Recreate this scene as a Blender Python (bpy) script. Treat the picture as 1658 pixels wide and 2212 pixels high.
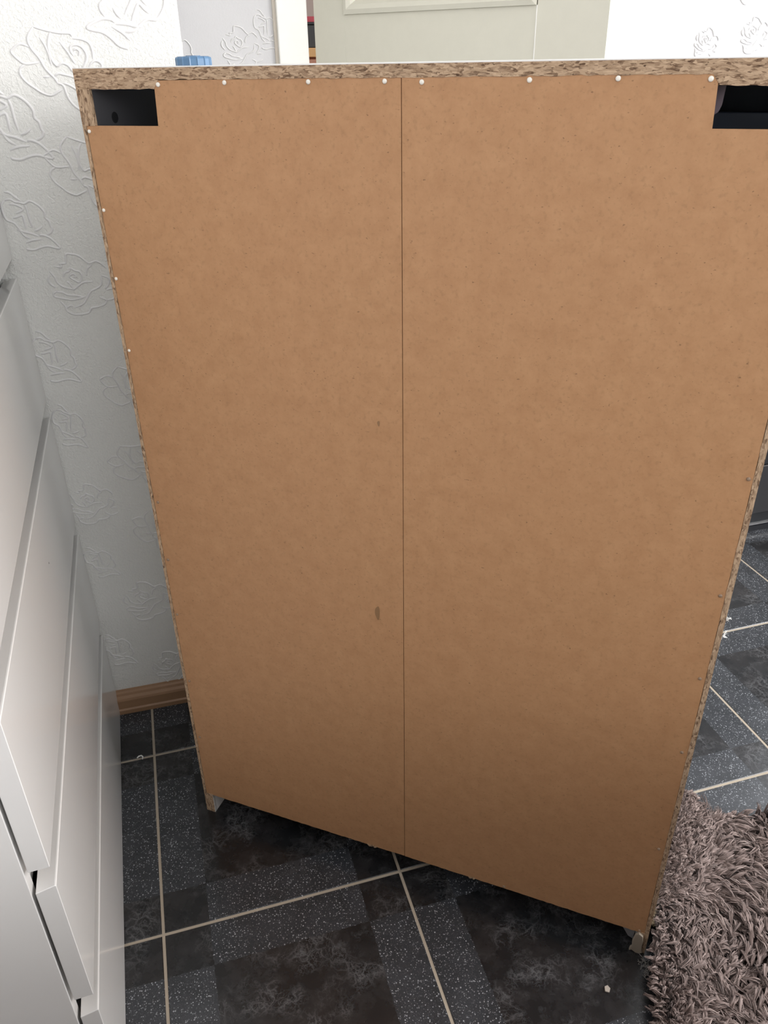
import bpy, bmesh, math, random
import numpy as np
from mathutils import Vector, Matrix

random.seed(7)
rng = np.random.default_rng(11)
C = bpy.context.scene.collection
sc = bpy.context.scene
for o in list(bpy.data.objects):
    bpy.data.objects.remove(o)

# ------------------------------------------------------------------ camera
CAM_H = 1.22
cam_d = bpy.data.cameras.new('camera')
cam = bpy.data.objects.new('camera', cam_d)
C.objects.link(cam)
sc.camera = cam
cam_d.sensor_fit = 'VERTICAL'
cam_d.sensor_height = 36.0
cam_d.lens = 1720.0 / 2212.0 * 36.0
cam_d.clip_start = 0.01
_d = Vector((54.0, 3030.0, 1720.0)).normalized()      # world down seen in camera axes (x right, y down, z forward)
_Z = -_d
_f = Vector((0, 0, 1)); _Y = (_f - _f.dot(_Z) * _Z).normalized(); _X = _Y.cross(_Z)
def _w(v): return Vector((_X.dot(v), _Y.dot(v), _Z.dot(v)))
r_, u_, b_ = _w(Vector((1, 0, 0))), _w(Vector((0, -1, 0))), _w(Vector((0, 0, -1)))
cam.matrix_world = Matrix(((r_.x, u_.x, b_.x, 0), (r_.y, u_.y, b_.y, 0), (r_.z, u_.z, b_.z, CAM_H), (0, 0, 0, 1)))

# ------------------------------------------------------------------ light and exposure
ROOM = math.radians(15.7)
def room_pt(u, v, z): return Vector((math.cos(ROOM) * u - math.sin(ROOM) * v, math.sin(ROOM) * u + math.cos(ROOM) * v, z))
def room_dir(u, v, z): return room_pt(u, v, z)
sc.view_settings.view_transform = 'Standard'
sc.view_settings.look = 'None'
sc.view_settings.gamma = 1.0
sc.view_settings.use_curve_mapping = False
sc.view_settings.exposure = 0.40
world = bpy.data.worlds.new('daylight'); sc.world = world
world.use_nodes = True
world.node_tree.nodes['Background'].inputs[0].default_value = (0.86, 0.92, 1.0, 1)
world.node_tree.nodes['Background'].inputs[1].default_value = 1.2
def area(name, loc, direction, sx, sy, power, col):
    l = bpy.data.lights.new(name, 'AREA'); l.shape = 'RECTANGLE'; l.size = sx; l.size_y = sy; l.energy = power; l.color = col
    o = bpy.data.objects.new(name, l); C.objects.link(o); o.location = loc
    o.rotation_euler = direction.to_track_quat('-Z', 'Y').to_euler()
    return o
area('daylight_right', room_pt(2.72, -0.30, 1.62), room_dir(-1, 0.10, -0.12), 1.7, 1.25, 82, (1.0, 0.975, 0.965))
area('daylight_side', room_pt(2.72, 1.72, 1.62), room_dir(-1, -0.05, -0.25), 0.9, 1.25, 15, (0.93, 0.96, 1.0))
area('daylight_front', room_pt(0.75, -1.74, 1.85), room_dir(-0.1, 1, -0.05), 1.9, 0.85, 17, (1.0, 0.98, 0.96))

# ------------------------------------------------------------------ node helpers
def new_mat(name, rough=0.5, spec=0.5):
    m = bpy.data.materials.new(name); m.use_nodes = True
    nt = m.node_tree; b = nt.nodes['Principled BSDF']
    b.inputs['Roughness'].default_value = rough
    b.inputs['Specular IOR Level'].default_value = spec
    return m, nt, b
def N(nt, kind, **kw):
    n = nt.nodes.new(kind)
    for k, v in kw.items(): setattr(n, k, v)
    return n
def link(nt, a, b): nt.links.new(a, b)
def setv(nt, sock, v):
    if hasattr(v, 'links') or hasattr(v, 'is_linked'): nt.links.new(v, sock)
    else: sock.default_value = v
def mth(nt, op, a, b=0.0, c=None):
    n = N(nt, 'ShaderNodeMath', operation=op); setv(nt, n.inputs[0], a); setv(nt, n.inputs[1], b)
    if c is not None: setv(nt, n.inputs[2], c)
    return n.outputs[0]
def mixc(nt, fac, a, b, blend='MIX'):
    n = N(nt, 'ShaderNodeMix', data_type='RGBA', blend_type=blend)
    setv(nt, n.inputs[0], fac); setv(nt, n.inputs[6], a); setv(nt, n.inputs[7], b)
    return n.outputs[2]
def coords(nt, scale=(1, 1, 1), which='Object'):
    if which == 'Position': src = N(nt, 'ShaderNodeNewGeometry').outputs['Position']
    else: src = N(nt, 'ShaderNodeTexCoord').outputs[which]
    mp = N(nt, 'ShaderNodeMapping'); mp.inputs['Scale'].default_value = scale
    link(nt, src, mp.inputs[0]); return mp.outputs[0]
def noise(nt, vec, scale, detail=4, rough=0.55, dist=0.0):
    n = N(nt, 'ShaderNodeTexNoise'); link(nt, vec, n.inputs['Vector'])
    n.inputs['Scale'].default_value = scale; n.inputs['Detail'].default_value = detail
    n.inputs['Roughness'].default_value = rough; n.inputs['Distortion'].default_value = dist
    return n
def ramp(nt, fac, stops, interp='LINEAR'):
    n = N(nt, 'ShaderNodeValToRGB'); n.color_ramp.interpolation = interp
    el = n.color_ramp.elements
    while len(el) < len(stops): el.new(0.5)
    for e, (p, c) in zip(el, stops):
        e.position = p; e.color = (c[0], c[1], c[2], 1) if not isinstance(c, (int, float)) else (c, c, c, 1)
    link(nt, fac, n.inputs[0]); return n.outputs[0]
def bump(nt, b, h, strength, dist):
    n = N(nt, 'ShaderNodeBump'); n.inputs['Strength'].default_value = strength; n.inputs['Distance'].default_value = dist
    link(nt, h, n.inputs['Height']); link(nt, n.outputs[0], b.inputs['Normal'])
def plain(name, col, rough=0.5, spec=0.5, metal=0.0):
    m, nt, b = new_mat(name, rough, spec)
    v = coords(nt); n = noise(nt, v, 35, 3)
    c2 = tuple(min(1, x * 0.94) for x in col)
    link(nt, mixc(nt, n.outputs[0], (*col, 1), (*c2, 1)), b.inputs['Base Color'])
    b.inputs['Metallic'].default_value = metal
    return m

# ------------------------------------------------------------------ materials
def chipboard(name, scale):
    m, nt, b = new_mat(name, 0.85, 0.2)
    v = coords(nt, scale)
    warp = noise(nt, v, 160, 2)
    add = N(nt, 'ShaderNodeVectorMath', operation='MULTIPLY_ADD')
    link(nt, warp.outputs['Color'], add.inputs[0]); add.inputs[1].default_value = (0.006, 0.006, 0.006); link(nt, v, add.inputs[2])
    vo = N(nt, 'ShaderNodeTexVoronoi'); link(nt, add.outputs[0], vo.inputs['Vector']); vo.inputs['Scale'].default_value = 640
    sep = N(nt, 'ShaderNodeSeparateColor'); link(nt, vo.outputs['Color'], sep.inputs[0])
    base = ramp(nt, sep.outputs[0], [(0.0, (0.12, 0.07, 0.042)), (0.22, (0.27, 0.175, 0.11)), (0.5, (0.40, 0.28, 0.18)), (1.0, (0.55, 0.40, 0.27))])
    cr = noise(nt, v, 420, 4, 0.65)
    dark = ramp(nt, cr.outputs[0], [(0.35, 0.9), (0.40, 0.0)])
    base = mixc(nt, dark, base, (0.055, 0.028, 0.016, 1))
    fl = noise(nt, v, 240, 5, 0.7)
    base = mixc(nt, ramp(nt, fl.outputs[0], [(0.45, 0.0), (0.65, 0.75)]), base, (0.48, 0.345, 0.23, 1))
    link(nt, base, b.inputs['Base Color'])
    bump(nt, b, cr.outputs[0], 0.7, 0.0015)
    return m
M_CHIP_H = chipboard('chipboard_edge_along', (0.32, 1, 1))
M_CHIP_V = chipboard('chipboard_edge_upright', (1, 1, 0.32))

def hardboard():
    m, nt, b = new_mat('brown_hardboard', 0.55, 0.35)
    v = coords(nt)
    n1 = noise(nt, v, 42, 7, 0.7); n2 = noise(nt, v, 5, 3)
    v2 = coords(nt, (0.55, 1, 1)); n3 = noise(nt, v2, 420, 2, 0.5); n4 = noise(nt, v, 190, 3)
    c = mixc(nt, ramp(nt, n1.outputs[0], [(0.3, 0.0), (0.7, 1.0)]), (0.40, 0.215, 0.103, 1), (0.49, 0.28, 0.142, 1))
    c = mixc(nt, mth(nt, 'MULTIPLY', n2.outputs[0], 0.35), c, (0.435, 0.22, 0.112, 1))
    c = mixc(nt, ramp(nt, n4.outputs[0], [(0.54, 0.0), (0.74, 0.42)]), c, (0.30, 0.165, 0.08, 1))
    c = mixc(nt, ramp(nt, n3.outputs[0], [(0.70, 0.0), (0.76, 0.7)]), c, (0.17, 0.09, 0.045, 1))
    link(nt, c, b.inputs['Base Color'])
    bump(nt, b, n3.outputs[0], 0.12, 0.0004)
    return m
M_HARD = hardboard()
M_STAIN = plain('brown_stain', (0.27, 0.15, 0.07), 0.5)
M_NAILW = plain('white_nail_head', (0.85, 0.82, 0.74), 0.35)
M_NAILD = plain('dull_nail_head', (0.27, 0.19, 0.13), 0.4)
M_LAM = plain('white_laminate', (0.78, 0.77, 0.75), 0.35)
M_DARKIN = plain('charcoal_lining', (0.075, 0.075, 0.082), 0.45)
M_NAVY = plain('dark_navy_board', (0.10, 0.13, 0.19), 0.4)
M_BRACK = plain('mauve_steel_plate', (0.16, 0.12, 0.14), 0.4)
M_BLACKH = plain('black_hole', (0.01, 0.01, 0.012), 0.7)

def gloss_white():
    m, nt, b = new_mat('satin_white_lacquer', 0.15, 0.6)
    v = coords(nt); n = noise(nt, v, 3, 3)
    link(nt, mixc(nt, n.outputs[0], (0.74, 0.73, 0.715, 1), (0.71, 0.705, 0.69, 1)), b.inputs['Base Color'])
    return m
M_DRES = gloss_white()

def wallpaper(name, col, amt):
    m, nt, b = new_mat(name, 0.6, 0.35)
    v = coords(nt)
    n1 = noise(nt, v, 230, 3, 0.6, 0.6); n2 = noise(nt, v, 60, 3)
    link(nt, mixc(nt, n2.outputs[0], (*col, 1), tuple(x * 0.97 for x in col) + (1,)), b.inputs['Base Color'])
    bump(nt, b, n1.outputs[0], amt, 0.0022)
    return m
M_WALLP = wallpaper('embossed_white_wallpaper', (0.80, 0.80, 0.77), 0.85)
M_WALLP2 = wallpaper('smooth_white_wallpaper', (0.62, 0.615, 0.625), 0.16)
M_EMB = plain('raised_wallpaper_line', (0.76, 0.755, 0.75), 0.55)
M_TAUPE = plain('taupe_paint', (0.30, 0.25, 0.21), 0.8)
M_CEIL = plain('ceiling_white', (0.85, 0.85, 0.84), 0.8)
M_DOOR = plain('cream_door_paint', (0.69, 0.67, 0.575), 0.4)
M_CASE = plain('white_casing_paint', (0.86, 0.85, 0.81), 0.35)
M_CAULK = plain('beige_caulk', (0.68, 0.62, 0.54), 0.7)

def wood(name, a, bcol, rough=0.4):
    m, nt, b = new_mat(name, rough, 0.5)
    v = coords(nt, (0.6, 6, 14)); n = noise(nt, v, 9, 5, 0.6, 0.8)
    link(nt, mixc(nt, n.outputs[0], (*a, 1), (*bcol, 1)), b.inputs['Base Color'])
    return m
M_OAK = wood('warm_beech_trim', (0.29, 0.165, 0.09), (0.37, 0.22, 0.125))
M_SHELF = wood('orange_pine', (0.75, 0.42, 0.16), (0.85, 0.52, 0.22))

TS = 0.398
def tile_mat():
    m, nt, b = new_mat('patterned_stone_tile', 0.22, 0.5)
    tc = N(nt, 'ShaderNodeTexCoord'); sep = N(nt, 'ShaderNodeSeparateXYZ'); link(nt, tc.outputs['Object'], sep.inputs[0])
    pos = N(nt, 'ShaderNodeNewGeometry').outputs['Position']
    wob = noise(nt, pos, 160, 3)
    w = mth(nt, 'MULTIPLY', mth(nt, 'SUBTRACT', wob.outputs[0], 0.5), 0.006)
    lim = 0.315 * TS
    ex = mth(nt, 'GREATER_THAN', mth(nt, 'ADD', mth(nt, 'ABSOLUTE', sep.outputs[0]), w), lim)
    ey = mth(nt, 'GREATER_THAN', mth(nt, 'ADD', mth(nt, 'ABSOLUTE', sep.outputs[1]), w), lim)
    speck = mth(nt, 'ABSOLUTE', mth(nt, 'SUBTRACT', ex, ey))
    # terrazzo strips
    vo = N(nt, 'ShaderNodeTexVoronoi'); link(nt, pos, vo.inputs['Vector']); vo.inputs['Scale'].default_value = 330
    vc = N(nt, 'ShaderNodeSeparateColor'); link(nt, vo.outputs['Color'], vc.inputs[0])
    size = mth(nt, 'MULTIPLY_ADD', vc.outputs[0], 0.26, 0.12)
    dot = mth(nt, 'MULTIPLY', mth(nt, 'LESS_THAN', vo.outputs['Distance'], size), mth(nt, 'POWER', vc.outputs[1], 1.15))
    cl = noise(nt, pos, 22, 4)
    tbase = mixc(nt, cl.outputs[0], (0.013, 0.0145, 0.0165, 1), (0.048, 0.052, 0.060, 1))
    terr = mixc(nt, dot, tbase, (0.40, 0.42, 0.45, 1))
    vf = N(nt, 'ShaderNodeTexVoronoi'); link(nt, pos, vf.inputs['Vector']); vf.inputs['Scale'].default_value = 560
    fc = N(nt, 'ShaderNodeSeparateColor'); link(nt, vf.outputs['Color'], fc.inputs[0])
    fd = mth(nt, 'MULTIPLY', mth(nt, 'LESS_THAN', vf.outputs['Distance'], 0.33), mth(nt, 'MULTIPLY', fc.outputs[0], 0.15))
    terr = mixc(nt, fd, terr, (0.30, 0.32, 0.35, 1))
    # marble squares
    dn = noise(nt, pos, 18, 5, 0.6)
    add = N(nt, 'ShaderNodeVectorMath', operation='MULTIPLY_ADD')
    link(nt, dn.outputs['Color'], add.inputs[0]); add.inputs[1].default_value = (0.09, 0.09, 0.09); link(nt, pos, add.inputs[2])
    ve = N(nt, 'ShaderNodeTexVoronoi', feature='DISTANCE_TO_EDGE'); link(nt, add.outputs[0], ve.inputs['Vector']); ve.inputs['Scale'].default_value = 34
    ve2 = N(nt, 'ShaderNodeTexVoronoi', feature='DISTANCE_TO_EDGE'); link(nt, add.outputs[0], ve2.inputs['Vector']); ve2.inputs['Scale'].default_value = 95
    vein = ramp(nt, ve.outputs['Distance'], [(0.0, 0.85), (0.05, 0.25), (0.14, 0.0)])
    vein2 = ramp(nt, ve2.outputs['Distance'], [(0.0, 0.55), (0.10, 0.0)])
    msk = ramp(nt, noise(nt, pos, 13, 4, 0.6).outputs[0], [(0.45, 0.0), (0.62, 0.8)])
    vv = mth(nt, 'MULTIPLY', mth(nt, 'MAXIMUM', vein, vein2), msk)
    mb = mixc(nt, ramp(nt, noise(nt, pos, 15, 4).outputs[0], [(0.4, 0.0), (0.6, 1.0)]), (0.0095, 0.0105, 0.012, 1), (0.0165, 0.0155, 0.0162, 1))
    haze = ramp(nt, noise(nt, pos, 30, 6, 0.7).outputs[0], [(0.45, 0.0), (0.8, 0.5)])
    mb = mixc(nt, haze, mb, (0.040, 0.041, 0.044, 1))
    marble = mixc(nt, vv, mb, (0.13, 0.132, 0.138, 1))
    link(nt, mixc(nt, speck, marble, terr), b.inputs['Base Color'])
    rn = noise(nt, pos, 9, 5, 0.6)
    link(nt, ramp(nt, rn.outputs[0], [(0.3, 0.17), (0.7, 0.30)]), b.inputs['Roughness'])
    h = mth(nt, 'ADD', mth(nt, 'MULTIPLY', dot, 0.3), noise(nt, pos, 120, 4).outputs[0])
    bump(nt, b, h, 0.10, 0.0008)
    return m
M_TILE = tile_mat()
M_GROUT = plain('beige_grout', (0.40, 0.345, 0.275), 0.85, 0.2)
M_GROUT.name = 'beige_grout'

M_BLKCAB = plain('black_satin_front', (0.022, 0.024, 0.027), 0.3)
M_GREYCAB = plain('dark_grey_front', (0.035, 0.035, 0.038), 0.35)
M_ALU = plain('aluminium_trim', (0.62, 0.62, 0.62), 0.3, 0.5, 1.0)
M_BLUE = plain('blue_plastic', (0.085, 0.18, 0.31), 0.25)
M_WHITE = plain('white_plastic', (0.8, 0.8, 0.78), 0.4)
M_RED = plain('pink_red_cover', (0.62, 0.05, 0.09), 0.35)
M_BLACKP = plain('black_plastic', (0.012, 0.013, 0.017), 0.3)
M_ROSEWOOD = wood('reddish_wood', (0.55, 0.24, 0.15), (0.62, 0.30, 0.2))
M_HALLW = plain('mauve_grey_wall', (0.46, 0.40, 0.39), 0.8)
M_ROPE = plain('beige_twisted_cord', (0.40, 0.32, 0.22), 0.9, 0.1)
M_BACKING = plain('brown_woven_backing', (0.075, 0.055, 0.048), 0.95, 0.1)
def pile_mat():
    m, nt, b = new_mat('taupe_shag_pile', 0.62, 0.35)
    at = N(nt, 'ShaderNodeAttribute'); at.attribute_name = 'shade'
    c = ramp(nt, at.outputs['Fac'], [(0.0, (0.075, 0.051, 0.044)), (0.5, (0.175, 0.126, 0.112)), (1.0, (0.35, 0.275, 0.25))])
    link(nt, c, b.inputs['Base Color'])
    b.inputs['Sheen Weight'].default_value = 0.2
    return m
M_PILE = pile_mat()

# ------------------------------------------------------------------ mesh helpers
class MB:
    def __init__(self): self.v, self.f, self.m = [], [], []
    def add(self, vs, fs, mi=0):
        o = len(self.v); self.v += [tuple(p) for p in vs]; self.f += [tuple(i + o for i in f) for f in fs]; self.m += [mi] * len(fs); return self
    def box(self, x0, x1, y0, y1, z0, z1, mi=0, faces=None):
        vs = [(x0, y0, z0), (x1, y0, z0), (x1, y1, z0), (x0, y1, z0), (x0, y0, z1), (x1, y0, z1), (x1, y1, z1), (x0, y1, z1)]
        fs = [(0, 3, 2, 1), (4, 5, 6, 7), (0, 1, 5, 4), (1, 2, 6, 5), (2, 3, 7, 6), (3, 0, 4, 7)]  # bottom top front(-y) +x back(+y) -x
        self.add(vs, fs, mi)
        if faces:
            base = len(self.m) - 6
            for k, v in faces.items(): self.m[base + {'bottom': 0, 'top': 1, 'front': 2, 'px': 3, 'back': 4, 'nx': 5}[k]] = v
        return self
    def prism(self, pts, axis, a0, a1, mi=0):
        n = len(pts)
        def mk(p, a): return {'x': (a, p[0], p[1]), 'y': (p[0], a, p[1]), 'z': (p[0], p[1], a)}[axis]
        vs = [mk(p, a0) for p in pts] + [mk(p, a1) for p in pts]
        fs = [tuple(range(n)), tuple(range(2 * n - 1, n - 1, -1))] + [(i, i + n, (i + 1) % n + n, (i + 1) % n) for i in range(n)]
        return self.add(vs, fs, mi)
    def tube(self, pts, r, sides=6, mi=0):
        pts = [Vector(p) for p in pts]; n = len(pts); vs = []
        for i, p in enumerate(pts):
            t = (pts[min(i + 1, n - 1)] - pts[max(i - 1, 0)]).normalized()
            a = t.orthogonal().normalized() if i == 0 else (a - a.dot(t) * t).normalized()
            b = t.cross(a); rr = r(i / (n - 1)) if callable(r) else r
            vs += [p + (a * math.cos(2 * math.pi * k / sides) + b * math.sin(2 * math.pi * k / sides)) * rr for k in range(sides)]
        fs = [(i * sides + k, i * sides + (k + 1) % sides, (i + 1) * sides + (k + 1) % sides, (i + 1) * sides + k) for i in range(n - 1) for k in range(sides)]
        fs += [tuple(range(sides - 1, -1, -1)), tuple(range((n - 1) * sides, n * sides))]
        return self.add(vs, fs, mi)
    def build(self, name, mats, parent=None, bevel=0.0, smooth=False, seg=2):
        me = bpy.data.meshes.new(name); me.from_pydata(self.v, [], self.f)
        if not isinstance(mats, (list, tuple)): mats = [mats]
        for m in mats: me.materials.append(m)
        for p, mi in zip(me.polygons, self.m): p.material_index = mi
        bm = bmesh.new(); bm.from_mesh(me)
        bmesh.ops.recalc_face_normals(bm, faces=bm.faces)
        if bevel: bmesh.ops.bevel(bm, geom=list(bm.edges), offset=bevel, segments=seg, affect='EDGES', profile=0.5, clamp_overlap=True)
        bm.to_mesh(me); bm.free()
        if smooth:
            for p in me.polygons: p.use_smooth = True
        o = bpy.data.objects.new(name, me); C.objects.link(o)
        if parent: o.parent = parent
        return o
def thing(name, label, cat, loc=(0, 0, 0), rz=0.0, group=None):
    o = bpy.data.objects.new(name, None); C.objects.link(o); o.empty_display_size = 0.1
    o.location = loc; o.rotation_euler = (0, 0, rz); o['label'] = label; o['category'] = cat
    if group: o['group'] = group
    return o
def tag(o, label, cat, group=None):
    o['label'] = label; o['category'] = cat
    if group: o['group'] = group
    return o
def struct(o, label=None, cat=None):
    o['kind'] = 'structure'
    if label: o['label'] = label
    if cat: o['category'] = cat
    return o

# ------------------------------------------------------------------ the setting
UL, UR, VF, VB, CH = -0.74, 2.70, -1.80, 2.33, 2.45
def at_room(o): o.rotation_euler = (0, 0, ROOM); return o

fl = MB().box(UL - 0.1, UR + 0.1, VF - 0.1, 5.0, -0.06, -0.0012)
floor = at_room(fl.build('floor', M_GROUT)); struct(floor, 'dark patterned stone tile floor with beige grout lines', 'floor')
# single tiles, each one a part of the floor
tb = MB(); hs = TS / 2 - 0.0024
o0 = [(-hs, -hs), (hs, -hs), (hs, hs), (-hs, hs)]
hi = hs - 0.0012
o1 = [(-hi, -hi), (hi, -hi), (hi, hi), (-hi, hi)]
tb.v = [(x, y, -0.006) for x, y in o0] + [(x, y, -0.0010) for x, y in o0] + [(x, y, 0.0) for x, y in o1]
tb.f = [(0, 1, 5, 4), (1, 2, 6, 5), (2, 3, 7, 6), (3, 0, 4, 7), (4, 5, 9, 8), (5, 6, 10, 9), (6, 7, 11, 10), (7, 4, 8, 11), (8, 9, 10, 11)]
tb.m = [0] * 9
t0 = tb.build('tile', M_TILE, floor)
U0, V0 = -0.1415 + TS / 2, 0.853 + TS / 2
first = True
for i in range(-2, 7):
    for j in range(-7, 4):
        u, v = U0 + i * TS, V0 + j * TS
        if u - TS / 2 > UR or v - TS / 2 > VB or v + TS / 2 < VF: continue
        o = t0 if first else t0.copy()
        if not first: C.objects.link(o); o.parent = floor
        first = False
        o.location = (u, v, random.uniform(-0.0002, 0.0002))

cb = MB().box(UL - 0.1, UR + 0.1, VF - 0.1, VB + 0.12, CH, CH + 0.1)
struct(at_room(cb.build('ceiling', M_CEIL)))
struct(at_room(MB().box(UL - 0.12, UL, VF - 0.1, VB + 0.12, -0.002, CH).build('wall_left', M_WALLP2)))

def wall_with_hole(axis, c0, c1, a0, a1, h):
    b0, b1, z0, z1 = h; mb = MB()
    for (p, q, r, s) in ((a0, b0, -0.002, CH), (b1, a1, -0.002, CH), (b0, b1, -0.002, z0), (b0, b1, z1, CH)):
        if s - r < 0.001: continue
        if axis == 'u': mb.box(c0, c1, p, q, r, s)
        else: mb.box(p, q, c0, c1, r, s)
    return mb
wrm = wall_with_hole('u', UR, UR + 0.12, VF - 0.1, 0.9, (-1.2, 0.6, 0.95, 2.3)); w2 = wall_with_hole('u', UR, UR + 0.12, 0.9, VB + 0.12, (1.25, 2.2, 0.95, 2.3)); wrm.add(w2.v, w2.f)
wr = struct(at_room(wrm.build('wall_right', M_WALLP2)))
wf = struct(at_room(wall_with_hole('v', VF - 0.12, VF, UL - 0.1, UR, (-0.2, 1.7, 1.2, 2.3)).build('wall_front', M_WALLP2)))
def window(name, axis, c, b0, b1, z0, z1):
    mb = MB(); w = 0.06
    for (p, q, r, s) in ((b0, b0 + w, z0, z1), (b1 - w, b1, z0, z1), (b0 + w, b1 - w, z0, z0 + w), (b0 + w, b1 - w, z1 - w, z1), ((b0 + b1) / 2 - w / 2, (b0 + b1) / 2 + w / 2, z0 + w, z1 - w)):
        if axis == 'u': mb.box(c, c + 0.06, p, q, r, s)
        else: mb.box(p, q, c, c + 0.06, r, s)
    return struct(at_room(mb.build(name, M_CASE)))
window('window_1', 'u', UR + 0.05, -1.2, 0.6, 0.95, 2.3)
window('window_3', 'u', UR + 0.05, 1.25, 2.2, 0.95, 2.3)
window('window_2', 'v', VF - 0.11, -0.2, 1.7, 1.2, 2.3)

wb = MB()
wb.box(UL - 0.1, 0.44, VB, VB + 0.12, -0.002, CH).box(1.305, UR + 0.1, VB, VB + 0.12, -0.002, CH).box(0.44, 1.305, VB, VB + 0.12, 2.03, CH)
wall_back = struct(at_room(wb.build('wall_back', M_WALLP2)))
# projecting wall corner that carries the coarse embossed wallpaper
CORN = math.radians(14.5)
wc = MB().box(-0.86, 0.066, 1.408, 2.20, -0.002, CH)
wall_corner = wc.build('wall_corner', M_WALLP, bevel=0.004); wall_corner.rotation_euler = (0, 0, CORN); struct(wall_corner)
prof = [(1.408, 0.0), (1.386, 0.0), (1.386, 0.010), (1.389, 0.013), (1.389, 0.033), (1.391, 0.038), (1.396, 0.042), (1.398, 0.047), (1.402, 0.050), (1.408, 0.051)]
bb = MB().prism(prof, 'x', -0.86, 0.066).build('baseboard_left', M_OAK); bb.rotation_euler = (0, 0, CORN); struct(bb)
mb = MB()
prof2 = [(VB, 0.0), (VB - 0.02, 0.0), (VB - 0.02, 0.04), (VB - 0.008, 0.052), (VB, 0.052)]
mb.prism(prof2, 'x', 0.12, 0.39).prism(prof2, 'x', 1.36, UR)
struct(at_room(mb.build('baseboard_back', M_OAK)))
# door casing
tm = MB()
def casing(x0, x1, z0, z1): tm.box(x0, x1, VB - 0.020, VB, z0, z1)
casing(0.3956, 0.4724, 0, 2.08); casing(1.272, 1.349, 0, 2.08); casing(0.4724, 1.272, 2.003, 2.08)
struct(at_room(tm.build('trim_1', M_CASE, bevel=0.003)))
jm = MB().box(0.44, 0.455, VB, VB + 0.14, 0, 2.02).box(1.289, 1.305, VB, VB + 0.14, 0, 2.02).box(0.455, 1.289, VB, VB + 0.14, 2.005, 2.03)
struct(at_room(jm.build('trim_2', M_CASE)))
struct(at_room(MB().box(0.388, 0.3956, VB - 0.006, VB, 0, 2.08).build('trim_3', M_CAULK)))

# door leaf, hinged on its left side and swung towards the camera
LEAF = math.radians(-32.9)
door = thing('door_1', 'cream panelled door standing half open behind the cabinet', 'door', (-0.154, 2.358, 0.006), LEAF)
door['kind'] = 'structure'
DW, DT, DH = 0.762, 0.040, 1.985
xl0, xl1 = 0.094, 0.094 + 0.505
dz = -0.006
pz0 = 1.3185 + dz
lb = MB()
def pan_frame(mb, x0, x1, z0, z1):
    mb.box(0, x0, 0, DT, 0, DH); mb.box(x1, DW, 0, DT, 0, DH)
lb.box(0, xl0, 0, DT, 0, DH); lb.box(xl1 + 0.002, DW, 0, DT, 0, DH)
lb.box(xl0, xl1 + 0.001, 0.0, DT, 0.80, pz0); lb.box(xl0, xl1, 0, DT, 0, 0.22); lb.box(xl0, xl1, 0, DT, 1.86, DH)
lb.box(xl0, xl1, 0.016, DT, 0.22, 0.80); lb.box(xl0, xl1, 0.016, DT, pz0, 1.86)
lb.build('door_leaf', M_DOOR, door, bevel=0.0004, seg=1)
MB().box(xl1, xl1 + 0.0022, -0.0010, 0.001, 0.80, pz0).build('joint_bead', M_CASE, door, bevel=0.0003, seg=1)
def panel(z0, z1):
    p = MB()
    a, b, c, d = xl0, xl1, z0, z1
    rings = [(0, -0.006), (0.010, -0.009), (0.020, -0.004), (0.030, 0.008), (0.040, 0.013), (0.055, 0.006)]
    for i, (ins, y) in enumerate(rings):
        p.v += [(a + ins, y, c + ins), (b - ins, y, c + ins), (b - ins, y, d - ins), (a + ins, y, d - ins)]
    p.v = [(a, 0.001, c), (b, 0.001, c), (b, 0.001, d), (a, 0.001, d)] + p.v
    for i in range(len(rings)):
        for k in range(4):
            p.f.append((4 * i + k, 4 * i + (k + 1) % 4, 4 * i + 4 + (k + 1) % 4, 4 * i + 4 + k))
    n = len(p.v); p.f.append((n - 4, n - 3, n - 2, n - 1)); p.m = [0] * len(p.f)
    o = p.build('moulded_panel', M_DOOR, door)
    return o
panel(pz0, 1.86); panel(0.22, 0.80)
hb = MB().tube([(DW - 0.06, 0, 1.03), (DW - 0.06, -0.05, 1.03), (DW - 0.075, -0.058, 1.03), (DW - 0.17, -0.058, 1.03)], 0.009, 10)
hb.box(DW - 0.08, DW - 0.04, -0.008, 0, 0.92, 1.12).build('handle', M_ALU, door, smooth=False)
hg = MB()
for z in (0.25, 1.0, 1.75): hg.tube([(-0.009, -0.006, z), (-0.009, -0.006, z + 0.09)], 0.006, 10)
hg.build('hinge', M_ALU, door)

# room beyond the door gap
struct(at_room(MB().box(-0.6, 2.6, 4.9, 5.0, 0, CH).build('wall_hall', M_HALLW)))
struct(at_room(MB().box(-0.72, -0.6, VB + 0.12, 5.0, 0, CH).box(2.6, 2.72, VB + 0.12, 5.0, 0, CH).build('wall_hall_side', M_HALLW)))
struct(at_room(MB().box(-0.72, 2.72, VB + 0.12, 5.0, CH, CH + 0.1).build('ceiling_hall', M_CEIL)))
hl = bpy.data.lights.new('hall_lamp', 'AREA'); hl.size = 0.6; hl.energy = 22; hl.color = (1, 0.93, 0.85)
hlo = bpy.data.objects.new('hall_lamp', hl); C.objects.link(hlo); hlo.location = room_pt(0.9, 3.5, CH - 0.05)

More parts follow.
